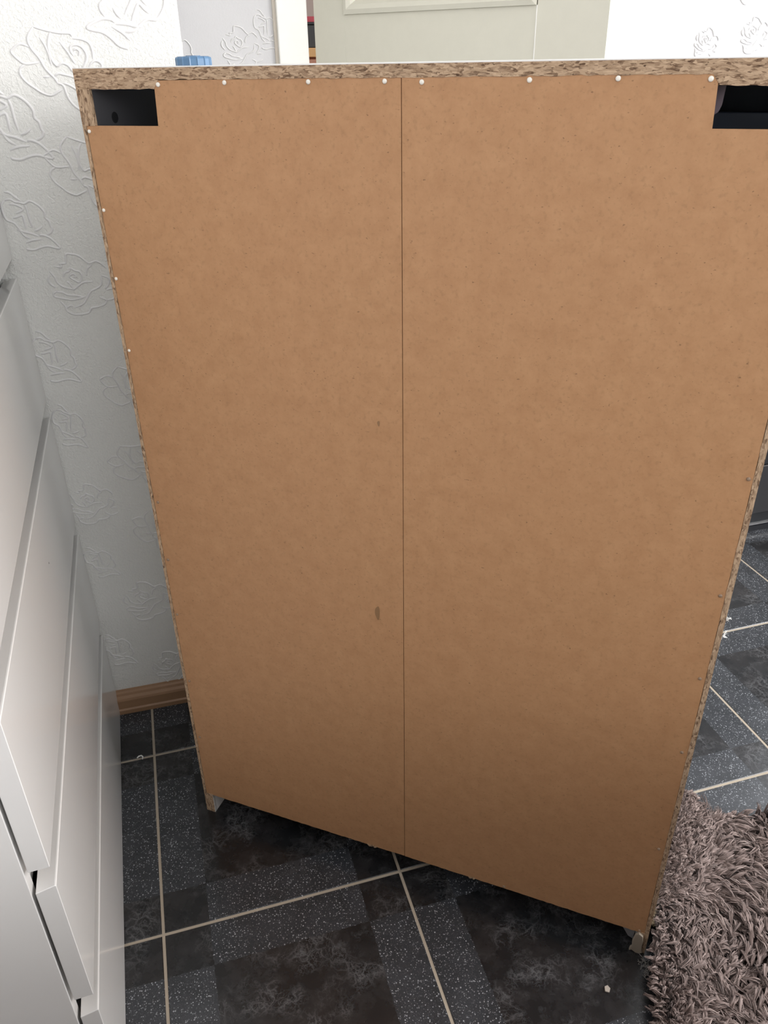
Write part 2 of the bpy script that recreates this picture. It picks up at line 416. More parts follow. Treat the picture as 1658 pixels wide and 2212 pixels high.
# embossed roses on the wallpaper -------------------------------------------------
ROSES = {
 'full': ((600, 400), 0.000205, [
  [(440,255),(495,265),(490,240),(535,235),(545,175),(580,170),(640,190),(690,240),(715,250),(760,238),(800,262),(830,300)],
  [(690,250),(720,265),(685,290),(670,330),(675,345)],
  [(497,345),(510,312),(545,300),(560,280),(590,300),(620,310),(635,345),(620,380),(600,390),(575,375),(545,350),(550,330),(575,325),(590,345),(570,350)],
  [(510,380),(530,395),(555,440),(590,420),(640,395),(710,395)],
  [(400,290),(430,340),(440,380),(480,420),(540,440),(560,450)],
  [(370,350),(385,385),(395,400)], [(395,320),(380,350),(390,390),(420,420)],
  [(420,455),(460,460),(500,485),(560,495),(620,515)],
  [(425,450),(395,465),(400,490),(440,505),(520,525),(580,520),(630,510)],
  [(780,360),(770,420),(730,450),(680,470),(640,520),(600,565),(530,590)],
  [(780,350),(835,380),(820,430),(790,460)], [(800,470),(830,460),(860,465)],
  [(430,525),(460,570),(470,610),(510,640),(570,648),(630,640),(660,605),(700,600),(760,585),(785,550),(735,520)],
  [(785,550),(830,545),(870,525)], [(470,590),(500,570),(520,580)]]),
 'leafy': ((400, 480), 0.000200, [
  [(290,245),(340,260),(400,275),(460,285),(530,290),(540,310)],
  [(290,245),(240,310),(245,370),(290,440),(320,510),(370,570),(380,600)],
  [(320,310),(345,360),(360,420),(365,490)],
  [(400,275),(375,330),(365,380),(370,440),(400,490),(440,475),(480,490),(510,530),(560,525),(600,480),(620,430),(600,380),(560,360),(520,370),(515,400),(530,430)],
  [(540,320),(600,325),(650,350),(665,400),(660,450)], [(450,340),(490,400),(510,440),(530,480)],
  [(530,395),(555,385),(575,405),(560,430)],
  [(240,370),(180,350),(125,380),(110,400),(140,440),(190,475),(290,465)],
  [(190,475),(150,500),(140,540),(170,590),(220,630),(260,660),(320,680),(370,660),(410,640)],
  [(370,560),(400,540),(450,550),(520,570),(580,600),(640,620)],
  [(380,600),(420,620),(435,690),(470,750),(530,790),(590,785),(640,750)],
  [(420,600),(470,620),(520,660),(540,720)], [(620,500),(660,465),(700,470),(715,500),(690,530)], [(290,560),(340,558)]]),
 'bud': ((420, 880), 0.000100, [
  [(160,465),(230,480),(300,550),(370,610)],
  [(140,580),(220,570),(280,610),(340,620),(400,640),(470,610),(530,630),(600,690),(650,770),(650,850),(690,900),(700,970),(715,1010),(690,1060),(620,1100)],
  [(190,640),(250,640),(320,670),(370,710),(330,740),(250,770)], [(200,830),(260,820),(340,800),(350,900),(350,1000)],
  [(400,640),(420,720),(425,850),(440,980)], [(460,1030),(520,1010),(580,970)],
  [(140,580),(90,640),(80,740),(110,850),(200,900),(250,980),(300,1080),(380,1140)], [(220,990),(300,1030),(400,1060),(500,1110)],
  [(510,1100),(560,1095),(640,1130),(700,1190),(760,1270),(760,1300),(700,1290),(600,1260),(500,1270),(400,1300),(320,1290),(290,1270)],
  [(300,1190),(400,1160),(530,1155)]])}
def smooth_line(pts, n=5):
    P = [Vector((p[0], p[1], 0)) for p in pts]; P = [2 * P[0] - P[1]] + P + [2 * P[-1] - P[-2]]; out = []
    for i in range(1, len(P) - 2):
        for k in range(n):
            t = k / n; a, b, c, d = P[i - 1], P[i], P[i + 1], P[i + 2]
            out.append(0.5 * ((2 * b) + (c - a) * t + (2 * a - 5 * b + 4 * c - d) * t * t + (-a + 3 * b - 3 * c + d) * t ** 3))
    out.append(P[-2]); return out
def rose_mesh(kind, w=0.0020, h=0.0017):
    (cx, cy), s, lines = ROSES[kind]; mb = MB()
    for ln in lines:
        pts = smooth_line([((x - cx) * s, (cy - y) * s) for x, y in ln]); n = len(pts)
        base = len(mb.v)
        for i, p in enumerate(pts):
            t = (pts[min(i + 1, n - 1)] - pts[max(i - 1, 0)]).normalized(); nn = Vector((-t.y, t.x, 0))
            e = min(1.0, min(i, n - 1 - i) / 3.0 + 0.15)
            for k, (a, hh) in enumerate(((-1, -0.2), (-0.55, 0.62), (0, 1.0), (0.55, 0.62), (1, -0.2))):
                q = p + nn * (a * w * (0.6 + 0.4 * e)); mb.v.append((q.x, -hh * h * e, q.y))
        for i in range(n - 1):
            for k in range(4): mb.f.append((base + 5 * i + k, base + 5 * i + k + 1, base + 5 * i + 6 + k, base + 5 * i + 5 + k)); mb.m.append(0)
    return mb
protos = {}
def place_rose(kind, wall, x, y, z, sx=1.0, rot=0.0):
    if kind not in protos:
        o = rose_mesh(kind).build('embossed_rose', M_EMB, wall, smooth=True); protos[kind] = o
    else:
        o = protos[kind].copy(); C.objects.link(o); o.parent = wall
    o.location = (x, y, z); o.scale = (sx, 1, abs(sx)); o.rotation_euler = (0, rot, 0)
    return o
WL = [('leafy', -0.116, 1.222, 1.0, 0), ('bud', -0.002, 1.292, -1.25, 0.5), ('bud', -0.190, 1.150, 1.25, 0), ('bud', -0.200, 1.010, 1.05, 0),
      ('leafy', -0.105, 1.080, 0.95, 0.1), ('full', -0.146, 0.909, 1.0, 0), ('bud', -0.206, 0.790, 1.05, 0.1), ('leafy', -0.098, 0.722, 0.82, 0.15),
      ('bud', -0.208, 0.663, 0.9, 0.25), ('leafy', -0.110, 0.577, 0.82, -0.1), ('full', -0.203, 0.505, 0.85, 0.1), ('leafy', -0.095, 0.432, 0.8, 0.3),
      ('bud', -0.208, 0.376, 0.85, 0), ('full', -0.140, 0.270, 0.95, 0), ('bud', -0.212, 0.158, 0.95, 0.1), ('full', -0.114, 0.092, 0.85, -0.15),
      ('full', -0.25, 1.30, 1.0, 0), ('bud', 0.02, 1.46, 1.1, 0), ('leafy', -0.13, 1.48, 1.0, 0), ('full', -0.25, 1.6, 1.0, 0.1), ('full', -0.02, 0.91, 1.0, 0.2)]
for k, x, z, s, r in WL: place_rose(k, wall_corner, x, 1.4080, z, s, r)
WR = [('full', 0.300, 1.252, 1.0, 0), ('bud', 0.155, 1.245, 1.0, 0.2), ('leafy', 0.19, 1.40, -0.9, 0.3), ('bud', 0.372, 1.290, 1.0, 0.1), ('full', 0.36, 1.42, 1, 0),
      ('full', 1.655, 1.248, 0.82, 0.3), ('full', 1.815, 1.268, 0.95, 0), ('leafy', 1.74, 1.40, 0.9, 0), ('bud', 1.50, 1.42, 1.0, 0), ('full', 2.0, 1.22, 1, 0), ('leafy', 1.93, 1.42, 1, 0), ('bud', 2.2, 1.3, 1, 0)]
for k, x, z, s, r in WR: place_rose(k, wall_back, x, VB, z, s, r).scale.y = 1.8

# ------------------------------------------------------------------ the cabinet seen from behind
CAB_RZ = math.radians(-21.57)
CW, CT, CDP = 0.7916, 1.2176, 0.375
cab = thing('cabinet', 'tall cabinet turned to show its bare brown hardboard back and chipboard edges', 'cabinet', (-0.342, 1.029, 0), CAB_RZ)
TH = 0.0212
# top board with ragged rebated edge
tp = MB()
nseg = 120; xs = [CW * i / nseg for i in range(nseg + 1)]
topz = CT; lowz = CT - TH
vs = []
for x in xs:
    j = random.uniform(-0.0004, 0.0004); k = random.uniform(-0.0006, 0.0006)
    step = 0.0125 if 0.106 < x < 0.6845 else TH
    vs += [(x, random.uniform(0, 0.0003), topz - 0.0008), (x, random.uniform(0, 0.0004), topz - step + k), (x, 0.006, topz - step + k), (x, 0.006, lowz)]
fs = []
for i in range(nseg):
    for r in range(3): fs.append((4 * i + r, 4 * i + r + 1, 4 * i + 5 + r, 4 * i + 4 + r))
tp.add(vs, fs, 0)
tp.box(0, CW, 0.006, CDP, lowz, topz - 0.0008, 0)
tp.build('top_board', M_CHIP_H, cab)
MB().box(-0.0004, CW + 0.0004, 0.0, CDP + 0.0006, topz - 0.0008, topz).build('top_laminate', M_LAM, cab)
# side boards: chipboard with laminate faces, rebated for the back
def side(outer, inner, lip):
    mb = MB(); n = 130; hz = lowz
    vs = []; fs = []
    zs = [0.047 * i / 6 for i in range(7)] + [0.0471 + (1.1588 - 0.0471) * i / 118 for i in range(119)] + [1.1590 + (hz - 1.1590) * i / 4 for i in range(5)]
    n = len(zs) - 1
    for z in zs:
        full = (z < 0.04705) or (z > 1.1589)
        ix = inner if full else lip + random.uniform(-0.0006, 0.0004)
        vs += [(outer, 0.0, z), (ix, random.uniform(0, 0.0003), z), (ix, 0.006, z)]
    for i in range(n):
        for r in range(2): fs.append((3 * i + r, 3 * i + r + 1, 3 * i + 4 + r, 3 * i + 3 + r))
    mb.add(vs, fs, 0)
    mb.box(min(outer, inner), max(outer, inner), 0.006, CDP, 0, hz, 1, {'front': 0, 'bottom': 0})
    mb.add([(outer, 0, 0), (outer, 0.006, 0), (outer, 0.006, hz), (outer, 0, hz)], [(0, 1, 2, 3)], 1)
    mb.add([(inner, 0, 0), (inner, 0.006, 0), (inner, 0.006, 0.047), (inner, 0, 0.047)], [(0, 1, 2, 3)], 1)
    mb.add([(outer, 0, 0), (inner, 0, 0), (inner, 0.006, 0), (outer, 0.006, 0)], [(0, 1, 2, 3)], 0)
    return mb.build('side_panel', [M_CHIP_V, M_LAM], cab)
side(0.0, 0.0178, 0.0046)
side(CW, CW - 0.0165, CW - 0.0062)
MB().box(0.0185, CW - 0.0172, 0.007, CDP - 0.004, 0.052, 0.070).build('bottom_board', M_LAM, cab)
MB().box(0.0185, CW - 0.0172, CDP - 0.030, CDP - 0.012, 0.0, 0.052).build('plinth', M_LAM, cab)
MB().box(0.003, 0.3935, CDP, CDP + 0.018, 0.05, 1.19).build('door', M_LAM, cab, bevel=0.001)
MB().box(0.3965, CW - 0.003, CDP, CDP + 0.018, 0.05, 1.19).build('door', M_LAM, cab, bevel=0.001)
MB().box(0.388, 0.4, 0.008, CDP - 0.006, 0.0705, 1.195).build('divider', M_DARKIN, cab)
# dark lining boards seen through the two openings, with the shelf-pin hole
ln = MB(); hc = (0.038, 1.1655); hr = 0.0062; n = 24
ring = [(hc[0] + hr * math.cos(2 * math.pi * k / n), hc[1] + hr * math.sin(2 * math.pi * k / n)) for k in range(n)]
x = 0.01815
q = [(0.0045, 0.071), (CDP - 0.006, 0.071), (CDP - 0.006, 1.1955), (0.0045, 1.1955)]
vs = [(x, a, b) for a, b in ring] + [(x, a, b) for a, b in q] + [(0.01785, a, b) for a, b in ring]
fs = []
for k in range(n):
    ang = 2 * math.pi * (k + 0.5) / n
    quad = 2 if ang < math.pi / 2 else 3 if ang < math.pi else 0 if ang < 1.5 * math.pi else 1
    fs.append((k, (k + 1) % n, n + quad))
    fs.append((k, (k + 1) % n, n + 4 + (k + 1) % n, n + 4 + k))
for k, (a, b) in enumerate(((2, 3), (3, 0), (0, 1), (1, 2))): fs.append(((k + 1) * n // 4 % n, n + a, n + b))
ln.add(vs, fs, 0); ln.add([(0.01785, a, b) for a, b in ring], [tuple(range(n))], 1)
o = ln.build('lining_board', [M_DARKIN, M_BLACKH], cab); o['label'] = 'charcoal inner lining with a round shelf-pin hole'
MB().box(0.4005, CW - 0.018, CDP - 0.012, CDP - 0.001, 0.071, 1.1955).build('lining_board', M_NAVY, cab)
MB().box(0.4005, CW - 0.0175, 0.16, 0.178, 1.085, 1.1675).build('inner_rail', M_NAVY, cab, bevel=0.0012)
bp = [(0.670, 1.1955), (0.6915, 1.1955), (0.6905, 1.180), (0.6885, 1.1745), (0.684, 1.171), (0.678, 1.169), (0.670, 1.169)]
br = MB().prism(bp, 'y', 0.030, 0.032); br = br.build('steel_bracket', M_BRACK, cab)
o = MB().tube([(0.6815, 0.0290, 1.1785), (0.6815, 0.0300, 1.1785)], 0.0026, 12).build('bracket_hole', M_BLACKH, br)
# hardboard back in two sheets
def rag(p, q, n, amp):
    return [(p[0] + (q[0] - p[0]) * k / n, p[1] + (q[1] - p[1]) * k / n + (random.uniform(-amp, amp) if 0 < k < n else 0)) for k in range(n)]
lp = rag((0.0052, 0.0455), (0.3934, 0.0475), 60, 0.0005) + [(0.3934, 0.0475), (0.3933, 1.2055), (0.1062, 1.2045), (0.1040, 1.1595), (0.0052, 1.159)]
rp = rag((0.3943, 0.0475), (0.7851, 0.0455), 60, 0.0005) + [(0.7851, 0.0455), (0.7851, 1.1625), (0.6860, 1.1625), (0.6843, 1.2058), (0.3942, 1.2055)]
MB().prism(lp, 'y', 0.0008, 0.0040).build('back_sheet', M_HARD, cab)
MB().prism(rp, 'y', 0.0006, 0.0040).build('back_sheet', M_HARD, cab)
# torn fibres at the bottom edge
for s, w in ((0.325, 0.010), (0.336, 0.006), (0.505, 0.006), (0.512, 0.004)):
    p = MB().prism([(s, 0.0485), (s + w * 0.4, 0.0440), (s + w, 0.0455), (s + w * 1.3, 0.0490)], 'y', 0.0002, 0.0032)
    p.build('torn_fibre', M_CHIP_H, cab)
def nail(s, z, mat, r, lab=None):
    mb = MB(); n = 12; vs = []
    a0 = random.uniform(-0.12, 0.12)
    for rr, y in ((r, 0.0007), (r, -0.0002), (r * 0.75, -0.0008), (r * 0.3, -0.0010)):
        vs += [(s + rr * math.cos(2 * math.pi * k / n), y + a0 * rr * math.cos(2 * math.pi * k / n) * 0.5, z + rr * math.sin(2 * math.pi * k / n)) for k in range(n)]
    fs = [(i * n + k, i * n + (k + 1) % n, (i + 1) * n + (k + 1) % n, (i + 1) * n + k) for i in range(3) for k in range(n)] + [tuple(range(3 * n, 4 * n))]
    mb.add(vs, fs); o = mb.build('nail', mat, cab, smooth=True)
    if lab: o['label'] = lab
for s, z in [(0.1115,1.2004),(0.1949,1.2018),(0.2931,1.2018),(0.3764,1.2018),(0.4149,1.2008),(0.5202,1.2018),(0.6001,1.2024),(0.6782,1.2015)]:
    nail(s, z, M_NAILW, 0.0024, 'white nail head in the row along the top edge')
for s, z in [(0.0080,1.1531),(0.0084,1.0664),(0.0086,0.9843),(0.0088,0.8905)]:
    nail(s, z, M_NAILW, 0.0021, 'white nail head down the left edge')
for s, z in [(0.0118,0.6614),(0.0117,0.5612),(0.0105,0.4572),(0.0111,0.3187),(0.7805,0.8306),(0.7799,0.6803),(0.7789,0.5561),(0.7780,0.4308),(0.7772,0.0500),(0.5651,0.0515),(0.012,0.19),(0.7775,0.24)]:
    nail(s, z, M_NAILD, 0.0022, 'dull brown nail head')
def blotch(s, z, rx, rz, rot=0.0, name='stain'):
    n = 18; mb = MB(); vs = []
    for k in range(n):
        a = 2 * math.pi * k / n; e = 1 + 0.12 * math.sin(3 * a + s * 50)
        x, y = rx * e * math.cos(a), rz * e * math.sin(a)
        vs.append((s + x * math.cos(rot) - y * math.sin(rot), 0.00045, z + x * math.sin(rot) + y * math.cos(rot)))
    mb.add(vs, [tuple(range(n))]); o = mb.build(name, M_STAIN, cab); o['label'] = 'small brown stain on the left back sheet'
blotch(0.3551, 0.5478, 0.0036, 0.0115)
blotch(0.3625, 0.8353, 0.0017, 0.0036)
# frayed laminate and fluff at the right foot
sm = MB(); 
foot = [(0.772, 0.004), (0.768, 0.001), (0.7685, 0.008), (0.771, 0.012), (0.770, 0.026), (0.7725, 0.042), (0.7775, 0.048), (0.784, 0.043), (0.7855, 0.030), (0.786, 0.012), (0.788, 0.004), (0.783, -0.0), (0.778, 0.0)]
sm.prism(foot, 'y', -0.004, 0.0005); sm.build('frayed_foot_strip', [plain('frayed_strip', (0.33, 0.28, 0.22), 0.6)], cab, bevel=0.001)
sm2 = MB().prism([(0.748, 0.047), (0.772, 0.044), (0.771, 0.018), (0.763, 0.022), (0.756, 0.034)], 'y', 0.006, 0.0075)
sm2.build('torn_liner_flap', plain('torn_liner', (0.22, 0.22, 0.23), 0.5), cab)
def fluff(z, x, h, seed):
    r = random.Random(seed); mb = MB()
    for k in range(7):
        p = Vector((x, -0.001, z)); pts = [p.copy()]; d = Vector((r.uniform(0.1, 1), r.uniform(-0.6, 0.2), r.uniform(-1, 1))).normalized()
        for i in range(7):
            d = (d + Vector((r.uniform(-.6, .6), r.uniform(-.6, .6), r.uniform(-.6, .6)))).normalized(); p = p + d * h; pts.append(p.copy())
        mb.tube(pts, lambda t: 0.0007 * (1 - 0.7 * t), 5)
    o = mb.build('white_thread', M_WHITE, cab, smooth=True); o['label'] = 'frayed white thread caught on the right edge'
fluff(0.6505, CW + 0.0004, 0.0009, 3); fluff(0.627, CW + 0.0006, 0.0011, 5)

# ------------------------------------------------------------------ ribbed blue cap on the cabinet top
cap = thing('cap', 'ribbed blue plastic screw cap lying on top of the brown-backed cabinet', 'cap', (-0.212, 1.066, CT + 0.0003), 0.2)
mb = MB(); n = 112; prof = [(0.0200, 0.0), (0.0200, 0.0068), (0.0192, 0.0084), (0.0176, 0.0093), (0.0120, 0.0095)]
vs = []
for r, z in prof:
    for k in range(n):
        a = 2 * math.pi * k / n; g = (k % 8) / 8.0
        rr = r * (math.cos(math.pi / 14) / math.cos((g - 0.5) * 2 * math.pi / 14) if r > 0.018 else 1) + (0.0007 if (k % 8 == 0 and r > 0.018) else 0); vs.append((rr * math.cos(a), rr * math.sin(a), z))
fs = [(i * n + k, i * n + (k + 1) % n, (i + 1) * n + (k + 1) % n, (i + 1) * n + k) for i in range(4) for k in range(n)]
fs += [tuple(range(4 * n, 5 * n)), tuple(range(n - 1, -1, -1))]
mb.add(vs, fs); mb.build('cap_body', M_BLUE, cap)
MB().tube([(0, 0, 0.0094), (0, 0, 0.0101)], 0.0085, 32).build('cap_disc', M_BLUE, cap)

# ------------------------------------------------------------------ chest of drawers on the left
DR_RZ = math.radians(16.3)
dr = thing('chest_of_drawers', 'tall satin-white chest of drawers with handleless fronts along the left side', 'chest of drawers', (0, 0, 0), DR_RZ)
XF, XB = -0.193, -0.665
YN, YF = 0.636, 1.412
HT = 1.232
MB().box(XB, -0.2195, YN, YN + 0.018, 0, HT - 0.028).build('side_panel', M_DRES, dr, bevel=0.0008)
MB().box(XB, -0.2195, YF - 0.018, YF, 0, HT - 0.028).build('side_panel', M_DRES, dr, bevel=0.0008)
MB().box(XB, XF, YN - 0.001, YF + 0.001, HT - 0.028, HT).build('top_board', M_DRES, dr, bevel=0.001)
MB().box(XB + 0.004, XB + 0.008, YN + 0.018, YF - 0.018, 0.03, HT - 0.028).build('back_sheet', M_LAM, dr)
tops = [0.204, 0.4445, 0.685, 0.9255]; bots = [0.003, 0.2365, 0.4750, 0.7160, 0.9560]
for t in tops:
    MB().box(-0.262, -0.224, YN + 0.0182, YF - 0.0182, t - 0.02, t + 0.05).build('rail', M_DRES, dr)
MB().box(-0.262, -0.240, YN + 0.0182, YF - 0.0182, 0.0, 0.05).build('plinth', M_DRES, dr)
def drawer(y0, y1, z0, z1):
    mb = MB()
    mb.prism([(XF, z0), (XF, z1 - 0.0005), (XF - 0.0015, z1), (-0.2155, z1 - 0.0055), (-0.2155, z0 - 0.001)], 'y', y0, y1)
    return mb.build('drawer_front', M_DRES, dr, bevel=0.0006, seg=1)
for k in range(4): drawer(YN, YF, bots[k], tops[k])
ym = (YN + YF) / 2
drawer(YN, ym - 0.0015, bots[4], HT - 0.058); drawer(ym + 0.0015, YF, bots[4], HT - 0.058)
MB().box(-0.2155, -0.206, YF - 0.010, YF - 0.004, 0.9262, 0.9400).build('white_buffer', M_WHITE, dr, bevel=0.001)
MB().prism([(1.060, 0.5975), (1.062, 0.5990), (1.063, 0.5965)], 'x', XF, XF + 0.0003).build('chip_mark', M_BLACKP, dr)

# ------------------------------------------------------------------ unseen block added behind the viewpoint, keeps daylight off floor and lower cabinet
light_blocker = thing('light_blocker', 'dark brown block added to shade the floor and lower cabinet, outside the frame', 'light_blocker', room_pt(0, 0, 0), ROOM)
M_BLOCKER = plain('dark_brown_blocker', (0.10, 0.075, 0.06), 0.95, 0.1)
MB().box(-0.68, 0.83, -1.76, 0.11, 0.10, 0.36).build('blocker_base', M_OAK, light_blocker, bevel=0.01)
MB().box(-0.69, 0.84, -1.77, 0.14, 0.36, 0.72).build('blocker_top', M_BLOCKER, light_blocker, bevel=0.05, seg=4)
for x in (-0.62, 0.72):
    for y in (-1.70, 0.02): MB().box(x, x + 0.06, y, y + 0.06, 0, 0.10).build('blocker_leg', M_OAK, light_blocker)

# ------------------------------------------------------------------ black low cabinet at the far right
blk = thing('low_cupboard', 'black low cupboard with silver trim lines standing beyond the big cabinet', 'cupboard', room_pt(1.45, 1.623, 0), ROOM)
BW, BD = 1.22, 0.60
MB().box(0, BW, 0.018, BD, 0.06, 0.86).build('carcass', M_BLKCAB, blk, bevel=0.001)
MB().box(-0.01, BW + 0.01, -0.01, BD, 0.86, 0.90).build('worktop', M_GREYCAB, blk, bevel=0.002)
for x0 in (0.002, 0.612):
    d1 = MB().box(x0, x0 + 0.606, 0.0, 0.018, 0.226, 0.855).build('door', M_BLKCAB, blk, bevel=0.001)
    MB().box(x0 + 0.2, x0 + 0.4, -0.022, -0.012, 0.80, 0.81).box(x0 + 0.205, x0 + 0.213, -0.013, 0, 0.80, 0.81).box(x0 + 0.387, x0 + 0.395, -0.013, 0, 0.80, 0.81).build('handle', M_ALU, d1)
    MB().box(x0, x0 + 0.606, 0.0, 0.018, 0.066, 0.2185).build('drawer_front', M_GREYCAB, blk, bevel=0.001)
MB().box(0, BW, -0.002, 0.018, 0.2195, 0.2225).build('silver_trim', M_ALU, blk)
MB().box(0, BW, 0.012, 0.030, 0.0, 0.066).build('plinth', M_BLKCAB, blk)
MB().box(0, BW, 0.008, 0.012, 0.0205, 0.0245).build('silver_trim', M_ALU, blk)
MB().box(0, BW, 0.0075, 0.012, 0.0, 0.018).build('plinth_seal', M_BLACKP, blk)

# ------------------------------------------------------------------ things seen through the door gap
sh = thing('shelf_unit', 'orange pine shelf unit seen through the gap beside the door', 'shelf', room_pt(0.35, 3.30, 0), ROOM)
MB().box(0, 0.022, 0, 0.3, 0, 1.262).build('side_panel', M_SHELF, sh)
MB().box(0.778, 0.80, 0, 0.3, 0, 1.262).build('side_panel', M_SHELF, sh)
MB().box(0.022, 0.778, 0.29, 0.3, 0, 1.262).build('back_sheet', M_ROSEWOOD, sh)
for z in (0.1, 0.5, 0.85, 1.234): MB().box(0.0221 if z < 1.2 else -0.01, 0.7779 if z < 1.2 else 0.81, -0.004 if z > 1.2 else 0, 0.289, z, z + 0.028).build('shelf_board', M_SHELF, sh, bevel=0.001)
MB().box(0.0221, 0.7779, 0.006, 0.02, 1.16, 1.226).build('apron', M_ROSEWOOD, sh)
bx = thing('storage_box', 'black box with a pale mark standing on the orange shelf behind the door', 'box', room_pt(0.52, 3.34, 1.2625), ROOM)
MB().box(0, 0.30, 0, 0.20, 0, 0.074).build('box_body', M_BLACKP, bx, bevel=0.003)
MB().box(-0.001, 0.301, -0.001, 0.201, 0.074, 0.082).build('lid', M_BLACKP, bx, bevel=0.002)
MB().prism([(0.150, 0.012), (0.157, 0.010), (0.158, 0.052), (0.162, 0.062), (0.155, 0.068), (0.149, 0.060), (0.152, 0.052)], 'y', -0.0008, 0.0).build('pale_mark', plain('pale_mark_grey', (0.45, 0.42, 0.42)), bx)
bk = thing('book', 'pink-red book lying flat on the black box', 'book', room_pt(0.525, 3.345, 1.2625 + 0.0825), ROOM)
MB().box(0.002, 0.148 + 0.13, 0.003, 0.16, 0.002, 0.015).build('pages', M_CASE, bk)
MB().box(0, 0.28, -0.001, 0.002, 0, 0.017).build('spine', M_RED, bk)
MB().box(0, 0.28, 0, 0.163, 0, 0.002).build('cover', M_RED, bk)
MB().box(0, 0.28, 0, 0.163, 0.015, 0.017).build('cover', M_RED, bk)

# ------------------------------------------------------------------ debris on the tiles
hk = MB().tube([(0, 0, 0.0022), (0.003, 0.006, 0.0024), (0.009, 0.008, 0.0026), (0.014, 0.004, 0.0024), (0.015, -0.004, 0.0022)], 0.0019, 8)
hk = hk.build('plastic_hook', M_WHITE, None, smooth=True); hk.location = (-0.507, 1.158, 0.0); hk.scale = (0.75, 0.75, 0.75); tag(hk, 'tiny white plastic hook lying on the tiles beside the drawers', 'hook')
ch = MB().prism([(0, 0), (0.006, -0.002), (0.009, 0.004), (0.006, 0.009), (0.001, 0.007)], 'z', 0.0003, 0.0028).build('wood_chip', plain('pale_chip', (0.42, 0.37, 0.32), 0.7), None, bevel=0.0005)
ch.location = (0.318, 0.680, 0); tag(ch, 'small pale chip lying on the dark tile near the rug', 'chip')
fz = MB(); rr = random.Random(4)
for k in range(26):
    p = Vector((rr.uniform(-0.006, 0.006), rr.uniform(-0.014, 0.012), 0.002)); pts = [p.copy()]
    for i in range(5):
        p = p + Vector((rr.uniform(-.004, .004), rr.uniform(-.005, .005), rr.uniform(-.0012, .0016))); p.z = min(0.008, max(0.001, p.z)); pts.append(p.copy())
    fz.tube(pts, 0.00045, 4)
fz = fz.build('dust_fluff', plain('grey_dust', (0.22, 0.21, 0.20), 0.9), None); fz.location = (0.388, 0.716, 0); tag(fz, 'grey tuft of dust on the floor at the right foot of the cabinet', 'dust')
fz['kind'] = 'stuff'

# ------------------------------------------------------------------ shaggy rug pushed up against the cabinet side
rug = thing('shag_rug', 'taupe shaggy rug with its corded edge pushed against the cabinet', 'rug', (0.75, 0.55, 0), 0)
OFF = np.array([0.75, 0.55, 0.0])
E = np.array([(0.348, 0.40, 0.004), (0.362, 0.52, 0.006), (0.378, 0.62, 0.010), (0.398, 0.71, 0.018), (0.424, 0.79, 0.034), (0.455, 0.865, 0.055), (0.489, 0.935, 0.068), (0.516, 0.985, 0.066)])
ea = np.concatenate([[0], np.cumsum(np.linalg.norm(np.diff(E[:, :2], axis=0), axis=1))]); ea /= ea[-1]
def edge(a):
    a = np.atleast_1d(a); return np.stack([np.interp(a, ea, E[:, k]) for k in range(3)], -1)
DIN = np.array([math.cos(math.radians(11)), math.sin(math.radians(11))])
RW = 0.62
def surf(a, d):
    d = np.atleast_1d(d); a = np.atleast_1d(a) * (1 - 0.055 * np.clip((d - 0.012) / 0.05, 0, 1)); e = edge(a)
    p = np.zeros((len(d), 3)); p[:, :2] = e[:, :2] + d[:, None] * DIN
    # the pushed-up strip folds down towards the room
    x = p[:, 0]; y = p[:, 1]
    und = 0.004 * (np.sin(x * 23 + y * 9) + np.sin(y * 31 - x * 12)) * np.clip(d / 0.1, 0, 1)
    p[:, 2] = 0.006 + np.maximum(0, und) + (e[:, 2]) * np.exp(-(d / 0.055) ** 2)
    return p
na, nd = 90, 70
A, D = np.meshgrid(np.linspace(0, 1, na), RW * np.linspace(0, 1, nd) ** 1.5, indexing='ij')
P = surf(A.ravel(), D.ravel()) - OFF
Q = P.copy(); Q[:, 2] -= 0.004; Q[:, 2] = np.maximum(Q[:, 2], 0.0012)
mb = MB(); mb.v = [tuple(p) for p in P] + [tuple(q) for q in Q]; k0 = len(P)
for i in range(na - 1):
    for j in range(nd - 1):
        a = i * nd + j; mb.f.append((a, a + nd, a + nd + 1, a + 1)); mb.f.append((a + k0, a + 1 + k0, a + nd + 1 + k0, a + nd + k0))
for i in range(na - 1):
    a = i * nd; mb.f.append((a, a + k0, a + nd + k0, a + nd)); a = i * nd + nd - 1; mb.f.append((a, a + nd, a + nd + k0, a + k0))
for j in range(nd - 1):
    a = j; mb.f.append((a, a + 1, a + 1 + k0, a + k0)); a = (na - 1) * nd + j; mb.f.append((a, a + k0, a + k0 + 1, a + 1))
mb.m = [0] * len(mb.f)
mb.build('backing', M_BACKING, rug)
# twisted cord along the edge
al = np.linspace(0.60, 1, 300); ep = edge(al) + np.array([-0.003, 0.0012, 0.0045]); rp_ = MB()
tang = np.gradient(ep, axis=0); tang /= np.linalg.norm(tang, axis=1)[:, None]
side_v = np.cross(tang, [0, 0, 1]); side_v /= np.linalg.norm(side_v, axis=1)[:, None]; up_v = np.cross(side_v, tang)
arc = np.concatenate([[0], np.cumsum(np.linalg.norm(np.diff(ep, axis=0), axis=1))])
for s in range(3):
    ph = 2 * math.pi * (arc / 0.022 + s / 3)
    c = ep + 0.0024 * (np.cos(ph)[:, None] * side_v + np.sin(ph)[:, None] * up_v) - OFF
    rp_.tube([tuple(p) for p in c], 0.0024, 6)
o = rp_.build('edge_cord', M_ROPE, rug, smooth=True); o['label'] = 'beige twisted cord binding'
